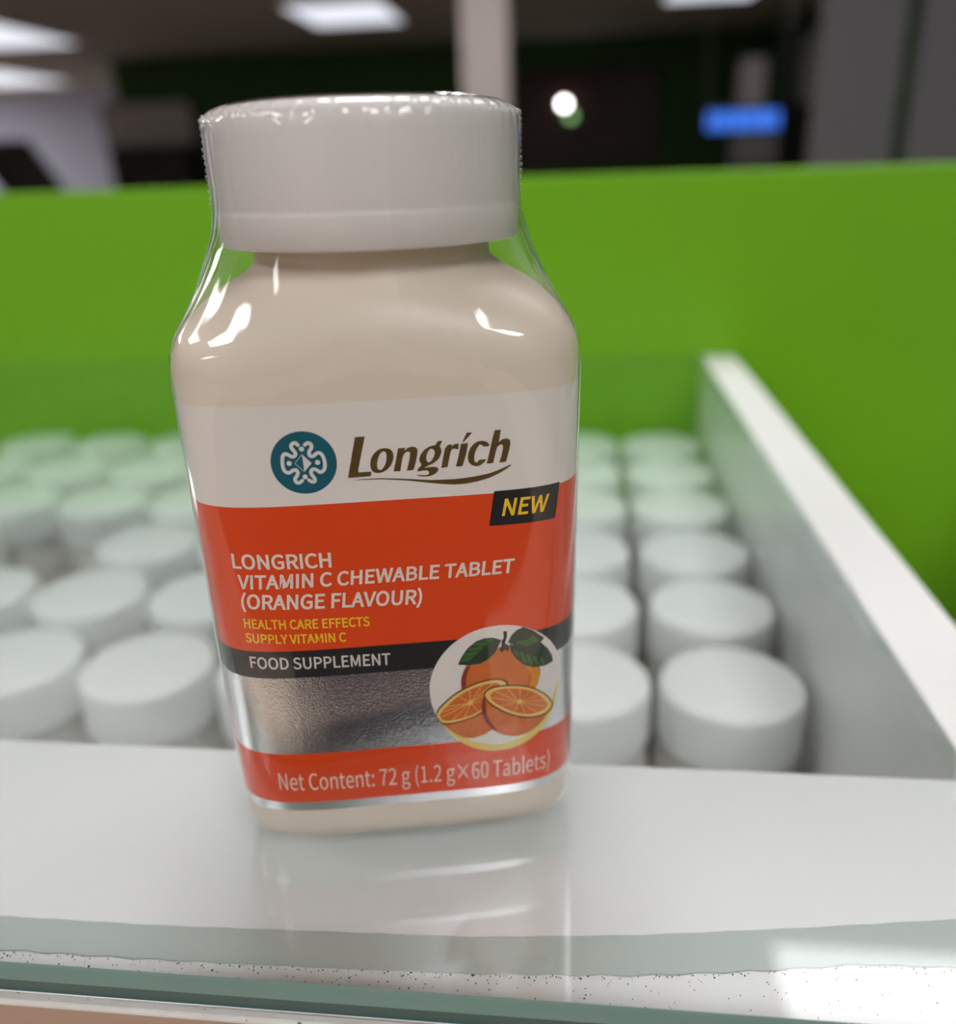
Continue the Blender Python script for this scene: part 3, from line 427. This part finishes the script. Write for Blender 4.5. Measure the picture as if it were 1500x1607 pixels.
for z, t in [(.0816, .005), (.0830, .03), (.0842, .065), (.0854, .11), (.0866, .17), (.0878, .26), (.0890, .37), (.0902, .51), (.0912, .66), (.0920, .78), (.0928, .88), (.0934, .95), (.0940, .99), (.0950, 1), (.100, 1)]:
    R.append(ring(z, 1, t))
v, f = loft(R); new('bottle_body', v, f, M['cream'], hero, True)
# ribbed cap
NR = 360; R = []
CR = .0225
for z, r, rib in [(.0966, .0205, 0), (.0966, .0221, 0), (.0968, .02235, 0), (.1008, .0225, 0), (.1012, .0225, 0), (.1014, .02238, 0), (.1018, .0225, 1), (.1060, .0226, 1), (.1115, .02262, 1), (.1128, .0225, 1), (.1138, .02205, .8), (.1144, .0213, .4), (.1149, .0203, 0), (.1151, .0190, 0), (.1152, .016, 0), (.1152, .008, 0)]:
    R.append([((r-rib*.00006*(.5-.5*math.cos(i*2*math.pi/3)))*math.cos(2*math.pi*i/NR), (r-rib*.00006*(.5-.5*math.cos(i*2*math.pi/3)))*math.sin(2*math.pi*i/NR), z) for i in range(NR)])
v, f = loft(R); new('cap', v, f, M['capw'], hero, True)

# label: one wrapped sheet with its printed bands
ZB = [(.00735, 'lsilver'), (.00905, 'lorange'), (.01885, 'lsilver'), (.0333, 'lblack'), (.03815, 'lorange'), (.0621, 'lwhite'), (.0769, None)]
LM = ['lsilver', 'lorange', 'lblack', 'lwhite']
us = [-.088+.176*i/220 for i in range(221)]
v, f, mi = [], [], []
zs = []
for (za, m), (zb, _) in zip(ZB, ZB[1:]):
    k = max(1, int((zb-za)/.003))
    for i in range(k): zs.append((za+(zb-za)*i/k, m))
zs.append((ZB[-1][0], None))
for z, m in zs:
    for u in us: v.append(P3(u, z, .0001))
nu = len(us)
for i in range(len(zs)-1):
    for j in range(nu-1):
        f.append((i*nu+j, i*nu+j+1, (i+1)*nu+j+1, (i+1)*nu+j)); mi.append(LM.index(zs[i][1]))
label = new('label', v, f, [M[k] for k in LM], hero, True, mi)
tag(label, 'white, orange, black and silver printed wrap label')

def area(l): return .5*sum(a[0]*b[1]-b[0]*a[1] for a, b in zip(l, l[1:]+l[:1]))
def printed(name, shapes, m, off, parent=label, lab=None, cell=.9):
    """shapes: lists of loops in mm on the label sheet (outer loop plus holes)"""
    bm = bmesh.new()
    for loops in shapes:
        es = []
        for l in loops:
            vs = [bm.verts.new((p[0], p[1], 0)) for p in l]
            es += [bm.edges.new((vs[k-1], vs[k])) for k in range(len(vs))]
        bmesh.ops.triangle_fill(bm, use_beauty=True, use_dissolve=False, edges=es, normal=(0, 0, 1))
    for q in bm.faces:
        if q.normal.z < 0: q.normal_flip()
    for _ in range(6):
        L = [e for e in bm.edges if e.calc_length() > cell]
        if not L: break
        bmesh.ops.subdivide_edges(bm, edges=L, cuts=1)
        bmesh.ops.triangulate(bm, faces=[q for q in bm.faces if len(q.verts) > 3])
    for p in bm.verts: p.co = Vector(P3(p.co.x/1000, p.co.y/1000, off/1000))
    me = bpy.data.meshes.new(name); bm.to_mesh(me); bm.free(); me.materials.append(m)
    for p in me.polygons: p.use_smooth = True
    o = bpy.data.objects.new(name, me); COL.objects.link(o); o.parent = parent
    if lab: o['label'] = lab
    return o
def S(L): return [(a/100, b/100) for a, b in L]
def bez(sp, n=5):
    out = []; k = len(sp)
    for i in range(k):
        a, b = sp[i], sp[(i+1) % k]
        p0, p1, p2, p3 = (a[2], a[3]), (a[4], a[5]), (b[0], b[1]), (b[2], b[3])
        d = max(abs((p1[0]-p0[0])*(p3[1]-p0[1])-(p1[1]-p0[1])*(p3[0]-p0[0])), abs((p2[0]-p0[0])*(p3[1]-p0[1])-(p2[1]-p0[1])*(p3[0]-p0[0])))
        m = 1 if d < 2500 else n
        for j in range(m):
            t = j/m; s = 1-t
            out.append((s**3*p0[0]+3*s*s*t*p1[0]+3*s*t*t*p2[0]+t**3*p3[0], s**3*p0[1]+3*s*s*t*p1[1]+3*s*t*t*p2[1]+t**3*p3[1]))
    res = []
    for p in out:
        if not res or math.hypot(p[0]-res[-1][0], p[1]-res[-1][1]) > 2: res.append(p)
    if len(res) > 2 and math.hypot(res[0][0]-res[-1][0], res[0][1]-res[-1][1]) <= 2: res.pop()
    return res
def fatten(loops, d):
    """move every outline outward by d (font units); holes shrink"""
    big = max(loops, key=lambda l: abs(area(l))); sg = 1 if area(big) > 0 else -1
    res = []
    for l in loops:
        n = len(l); o = []
        for i in range(n):
            a, b, c = l[i-1], l[i], l[(i+1) % n]
            def nr(p, q):
                x, y = q[0]-p[0], q[1]-p[1]; L = math.hypot(x, y) or 1; return y/L*sg, -x/L*sg
            n1, n2 = nr(a, b), nr(b, c); dot = n1[0]*n2[0]+n1[1]*n2[1]
            k = 1/max(.5, 1+dot)
            o.append((b[0]+(n1[0]+n2[0])*k*d, b[1]+(n1[1]+n2[1])*k*d))
        res.append(o)
    return res
CAPH = 1027.0
GCACHE = {}
def text_shapes(s, a, b, cap, bold, skew):
    tot = 0; items = []
    for ch in s:
        adv, sp = GLYPHS[ch]
        items.append((ch, tot)); tot += adv
    lastw = GLYPHS[s[-1]]
    lsb = min(p[2] for q in GLYPHS[s[0]][1] for p in q)
    xe = tot-lastw[0]+max(p[2] for q in lastw[1] for p in q)
    L = math.hypot(b[0]-a[0], b[1]-a[1]); kx = L/(xe-lsb); ky = cap/CAPH
    dx, dy = (b[0]-a[0])/L, (b[1]-a[1])/L
    out = []
    for ch, x0 in items:
        sp = GLYPHS[ch][1]
        if not sp: continue
        loops = [bez(q) for q in sp]
        loops = fatten(loops, bold*CAPH)
        R = []
        for l in loops:
            R.append([(a[0]+((x+x0-lsb)*kx+y*ky*skew)*dx-y*ky*dy, a[1]+((x+x0-lsb)*kx+y*ky*skew)*dy+y*ky*dx) for x, y in l])
        # separate islands (a colon has two) and give each its holes
        sg = 1 if area(max(R, key=lambda l: abs(area(l)))) > 0 else -1
        outer = [l for l in R if area(l)*sg > 0]; holes = [l for l in R if area(l)*sg <= 0]
        if len(outer) == 1: out.append(outer+holes)
        else:
            for o_ in outer: out.append([o_])
    return out
def circle(cx, cy, r, n=72): return [(cx+r*math.cos(2*math.pi*i/n), cy+r*math.sin(2*math.pi*i/n)) for i in range(n)]
def stroke(path, w, n=5):
    P = []; k = len(path)
    for i in range(k-1):
        p0, p1, p2, p3 = path[max(i-1, 0)], path[i], path[i+1], path[min(i+2, k-1)]
        for j in range(n):
            t = j/n
            P.append(tuple(.5*(2*p1[c]+(p2[c]-p0[c])*t+(2*p0[c]-5*p1[c]+4*p2[c]-p3[c])*t*t+(-p0[c]+3*p1[c]-3*p2[c]+p3[c])*t**3) for c in (0, 1)))
    P.append(path[-1])
    Lf, Rt = [], []
    for i, p in enumerate(P):
        a = P[max(i-1, 0)]; b = P[min(i+1, len(P)-1)]
        x, y = b[0]-a[0], b[1]-a[1]; l = math.hypot(x, y) or 1
        Lf.append((p[0]-y/l*w/2, p[1]+x/l*w/2)); Rt.append((p[0]+y/l*w/2, p[1]-x/l*w/2))
    quads = [[[Rt[i], Rt[i+1], Lf[i+1], Lf[i]]] for i in range(len(P)-1)]
    return quads+[[circle(*P[0], w/2, 14)], [circle(*P[-1], w/2, 14)]]
# brand lettering in foil
printed('brand_lettering', [[S(l) for l in s] for s in ART['logo']], M['gold'], .16, lab='gold foil brand lettering with a swoosh below')
# emblem
cx, cy, cr = [q/100 for q in ART['em_c']]
em = printed('emblem', [[circle(cx, cy, cr)]], M['teal'], .16, lab='round teal emblem with pale winding lines')
qd = S(ART['em_q']); ew = cr*65/585
marks = stroke(S(ART['em_l']), ew)+stroke(S(ART['em_r']), ew)+[[circle(*p, cr*46/585, 18)] for p in S(ART['em_d'])]
marks += [[[qd[0], qd[1], qd[2]]]]
def bar(a, b, w):
    x, y = b[0]-a[0], b[1]-a[1]; l = math.hypot(x, y); nx, ny = -y/l*w/2, x/l*w/2
    return [[(a[0]+nx, a[1]+ny), (a[0]-nx, a[1]-ny), (b[0]-nx, b[1]-ny), (b[0]+nx, b[1]+ny)]]
marks += [bar(qd[0], qd[3], .07), bar(qd[3], qd[2], .07)]
printed('emblem_lines', marks, M['tealw'], .20)
# badge
printed('badge', [[S(ART['badge'])]], M['lblack'], .16, lab='black slanted badge')
for s, (ua, za, ub, zb), cap, bold, skew, colr in ART['txt']:
    printed('badge_lettering' if s == 'NEW' else 'lettering', text_shapes(s, (ua/100, za/100), (ub/100, zb/100), cap/100, bold, skew),
            {'w': M['tw'], 'y': M['ty'], 'g': M['tg']}[colr], .20)
# fruit picture
px, py, pr = [q/100 for q in ART['circ']]
printed('picture_disc', [[circle(px, py, pr, 96)]], M['lwhite'], .16, lab='white round picture field')
Q = {k: S(l) for k, l in ART['pic'].items()}
printed('picture_crescent', [[Q['cres']]], M['cres'], .19)
pic = [('whole', 'oskin', .20), ('wholedark', 'odark', .22), ('wholeyel', 'oyel', .22), ('lbody', 'oskin', .24), ('lrim', 'oline', .26), ('lface', 'opith', .28), ('lflesh', 'oflesh', .30),
       ('rbody', 'oskin', .32), ('rbodydk', 'odark', .335), ('rrim', 'oline', .35), ('rface', 'opith', .365), ('rflesh', 'oflesh', .38)]
for k, m, off in pic: printed({'w': 'printed_orange', 'l': 'printed_half_orange', 'r': 'printed_half_orange'}[k[0]], [[Q[k]]], M[m], off)
for (c, ends), off in zip(ART['seg'], (.395, .305)):
    c = (c[0]/100, c[1]/100)
    printed('printed_segment_lines', [bar(c, p, .10) for p in S(ends)]+[[circle(c[0], c[1], .45, 14)]], M['opith'], off)
printed('printed_leaves', [[Q['leafa']], [Q['leafb']], [Q['leafc']]], M['leafd'], .24)
printed('printed_leaf_stripes', [[Q[k]] for k in Q if k.startswith('gl')], M['leafl'], .26)
printed('printed_stem', [[Q['stem']]], M['stem'], .27)

# clear shrink film round the whole bottle
prn = random.Random(5)
K_ = [(prn.randint(7, 60), prn.random()*6.28, prn.uniform(.3, 1)) for _ in range(14)]
PLEAT = [sum(a*math.sin(k*2*math.pi*i/MR+p) for k, p, a in K_)/5 for i in range(MR)]
def pleat(rg, amp):
    return [(x+nx*amp*p, y+ny*amp*p, z) for (x, y, z), (_, _, nx, ny), p in zip(rg, RING, PLEAT)]
R = []
for z, ins in [(.0003, .0012), (.0011, .0005), (.0023, -.0001), (.0042, -.0005)]: R.append(ring(z, SC(z), off=-ins))
for z in (.02, .04, .06, .075, .0795): R.append(pleat(ring(z, SC(z), off=.0005), .000025))
RC = .02285
for z, t in [(.0824, .03), (.0836, .06), (.0849, .11), (.086, .18), (.0871, .26), (.0885, .36), (.090, .465), (.0917, .57), (.0931, .65), (.0948, .74), (.0965, .82), (.0982, .90), (.0999, .95), (.102, .985), (.1045, 1)]:
    R.append(pleat(ring(z, 1, t, RC, off=.0005*(1-t)), 0.00003+.00009*t))
rnd = random.Random(9)
def crink(z, r, amp, sc):
    out = []
    for i, (x, y, nx, ny) in enumerate(RING):
        l = math.hypot(x, y); a = math.atan2(y, x); q = math.sin(a*48)
        rr = r+amp*rnd.uniform(-1, 1)+sc*q+.0001*PLEAT[i]
        out.append((x/l*rr, y/l*rr, z+amp*.5*rnd.uniform(-1, 1)))
    return out
for z, r, a, c in [(.108, .0229, 0, 0), (.111, .0229, .00001, 0), (.1125, .02285, .00002, .00005), (.1133, .0227, .00003, .00013), (.1140, .0223, .00003, .00015), (.1146, .0215, .00004, .00010), (.1151, .0203, .00004, .00005), (.1154, .019, .00003, 0)]:
    R.append(crink(z, r, a, c))
v, f = loft(R, False, False)
film = new('shrink_film', v, f, M['film'], hero, True)
tag(film, 'clear shrink film round cap and shoulders')
# perforated seams of the film: little crinkle beads down both sides and round the cap rim
def bead(x, y, z, r, v, f, st=1.0):
    n = len(v); a, b = 8, 5
    for i in range(b+1):
        ph = math.pi*i/b
        for j in range(a):
            t = 2*math.pi*j/a
            v.append((x+r*math.sin(ph)*math.cos(t), y+r*math.sin(ph)*math.sin(t), z+r*st*math.cos(ph)))
    for i in range(b):
        for j in range(a):
            k = (j+1) % a
            f.append((n+i*a+j, n+(i+1)*a+j, n+(i+1)*a+k, n+i*a+k))
for ang, z1, z0, n in [(math.radians(187), .1135, .092, 24), (math.radians(-6), .1135, .1030, 13)]:
    v, f = [], []
    for k in range(n):
        z = z1+(z0-z1)*k/(n-1)
        r = .02295 if z > .1 else .02295+.0022*((.1-z)/.008)**1.3
        aa = ang+rnd.uniform(-.02, .02)
        bead(r*math.cos(aa), r*math.sin(aa), z, rnd.uniform(.00018, .00036), v, f, rnd.uniform(.8, 1.6))
    new('film_seam', v, f, M['bead'], film, True)
v, f = [], []
for k in range(46):
    aa = math.radians(-185+190*k/45+rnd.uniform(-1, 1)); z = .1137+rnd.uniform(-.0004, .0004)
    bead(.0226*math.cos(aa), .0226*math.sin(aa), z, rnd.uniform(.0002, .0004), v, f, .6)
for k in range(26):
    aa = math.radians(-172+rnd.random()*52); z = .1132+rnd.uniform(-.0006, .001)
    bead(.0226*math.cos(aa), .0226*math.sin(aa), z, rnd.uniform(.00015, .0003), v, f, .6)
new('film_crinkle', v, f, M['bead'], film, True)

# ------------------------------------------------------------------ things far behind
def at_dir(kx, kz, y): d = y-CAM.y; return (CAM.x+kx*d, y, G+CAM.z+kz*d)
# two grey felt display boards
for x0, x1, lab, xs_ in ((.685, .905, 'tall grey felt display board standing behind the green partition, left one of two', 0), (.945, 1.30, 'tall grey felt display board cut by the right edge of the picture', 0)):
    b = thing('display_board', lab, 'display board', ((x0+x1)/2, 2.6, 0), 0, 'grey display boards behind the partition')
    h = (x1-x0)/2
    boxes('felt_panel', [(-h, h, -.02, .02, .10, 2.35)], M['grey'], b, .006)
    boxes('foot', [(-h+.02, -h+.06, -.22, .22, 0, .10)], M['steel'], b)
    boxes('foot', [(h-.06, h-.02, -.22, .22, 0, .10)], M['steel'], b)
# kiosk screen at far left
x, y, z = at_dir(-.63, .022, 9.0)
k = thing('monitor', 'black monitor tilted on a pole in front of the pale wall', 'monitor', (x, y, 0), .25)
boxes('base', [(-.25, .25, -.2, .2, 0, .03)], M['black'], k)
cyl('pole', .03, .03, z, M['steel'], k, 0, .04)
vv = [(px_+(pz)*-.55, py_, z+pz) for (px_, py_, pz) in boxv(-.40, .22, -.03, .02, -.36, .20)]
new('screen', vv, BOXF, M['black'], k)
# cabinet and board on the far wall
x0 = at_dir(-.505, 0, YB)[0]; x1 = at_dir(-.415, 0, YB)[0]
c = thing('cabinet', 'dark low cabinet against the far green wall', 'cabinet', ((x0+x1)/2, YB-.25, 0))
h = (x1-x0)/2
boxes('body', [(-h, h, -.2, .245, 0, G+.50)], M['dark'], c, .01)
for s in (-1, 1):
    d = boxes('door', [(min(s*.02, s*(h-.02)), max(s*.02, s*(h-.02)), -.225, -.2, .1, G+.46)], M['dark'], c, .005)
    boxes('handle', [(s*.08-.01, s*.08+.01, -.25, -.225, .9, 1.1)], M['steel'], d)
s = thing('notice_board', 'blank grey board on the far green wall above the dark cabinet', 'board', ((x0+x1)/2-.1, YB-.02, G+.80))
boxes('panel', [(-.66, .62, -.02, .018, -.27, .27)], M['lightgrey'], s)
boxes('frame', [(-.70, -.66, -.03, .018, -.3, .3), (.62, .66, -.03, .018, -.3, .3), (-.66, .62, -.03, .018, -.3, -.27), (-.66, .62, -.03, .018, .27, .3)], M['dark'], s)
# lamps seen in the dark window
for kx, kz, m, r, lab in ((-.0135, .0575, 'globe', .045, 'bright white globe lamp in front of the dark window'), (-.0065, .0455, 'globeg', .05, 'dim greenish globe lamp just below the white one')):
    x, y, z = at_dir(kx, kz, YB-.12)
    g = thing('globe_lamp', lab, 'lamp', (x, y, z), 0)
    R = [circ(max(r*math.sin(math.pi*i/12), .0005), -r*math.cos(math.pi*i/12), 20) for i in range(13)]
    v, f = loft(R); new('globe', v, f, M[m], g, True)
    boxes('bracket', [(-.012, .012, r*.8, .092, -.012, .012)], M['black'], g)
# blue led sign hung from the ceiling
x, y, z = at_dir(.171, .035, 9.0)
s = thing('led_sign', 'glowing blue sign hanging in the dark near the right wall', 'sign', (x, y, z))
boxes('housing', [(-.37, .37, .0, .06, -.11, .11)], M['black'], s, .01)
L = []
xx = -.33
for wd in (.06, .08, .05, .10, .07, .11, .06): L.append((xx, xx+wd, -.012, 0, -.075, .075)); xx += wd+.02
boxes('lit_strip', L, M['led'], s)
for sx in (-.35, .35): cyl('cable', .005, .11, CZ-z-.0, M['steel'], s, sx, .03, 8)
# low cabinet with cartons near the right wall
RX0, RX1, RY = 1.70, 2.78, 10.6
rk = thing('low_cabinet', 'dark low cabinet carrying cartons by the far right wall', 'cabinet', ((RX0+RX1)/2, RY, 0))
h = (RX1-RX0)/2
boxes('body', [(-h, h, -.25, .25, 0, G)], M['dark'], rk, .01)
for sx in (-1, 1): boxes('door', [(min(sx*.02, sx*(h-.02)), max(sx*.02, sx*(h-.02)), -.275, -.25, .1, G-.05)], M['dark'], rk, .005)
for bx0, bx1, z0, z1, m, lab in ((1.76, 2.22, G, G+.40, 'midgrey', 'grey carton behind the blue sign, under the pale one'), (2.30, 2.74, G, G+.62, 'black', 'black carton at the wall end of the low cabinet'),
                                 (1.80, 2.04, G+.40, G+1.08, 'lightgrey', 'pale tall carton standing on a grey carton near the right wall'), (2.44, 2.72, G+.62, G+1.30, 'midgrey', 'grey tall carton on top of the black one')):
    c = thing('carton', lab, 'box', ((bx0+bx1)/2, RY, z0), 0, 'cartons on the low cabinet'); h = (bx1-bx0)/2
    boxes('box_body', [(-h, h, -.2, .2, 0, z1-z0-.05)], M[m], c, .01)
    boxes('lid', [(-h-.006, h+.006, -.206, .206, z1-z0-.05, z1-z0)], M[m], c, .01)
# added out-of-view mat, shaped to darken reflections in the silver band and film
mt = boxes('unseen_mat', [(-.16, .60, -1.72, -1.20, 0, .012), (-2.2, 1.8, -4.6, -1.72, 0, .012)], M['matt']); tag(mt, 'added dark purple grey mat out of view, mirrored in the silver band', 'mat')
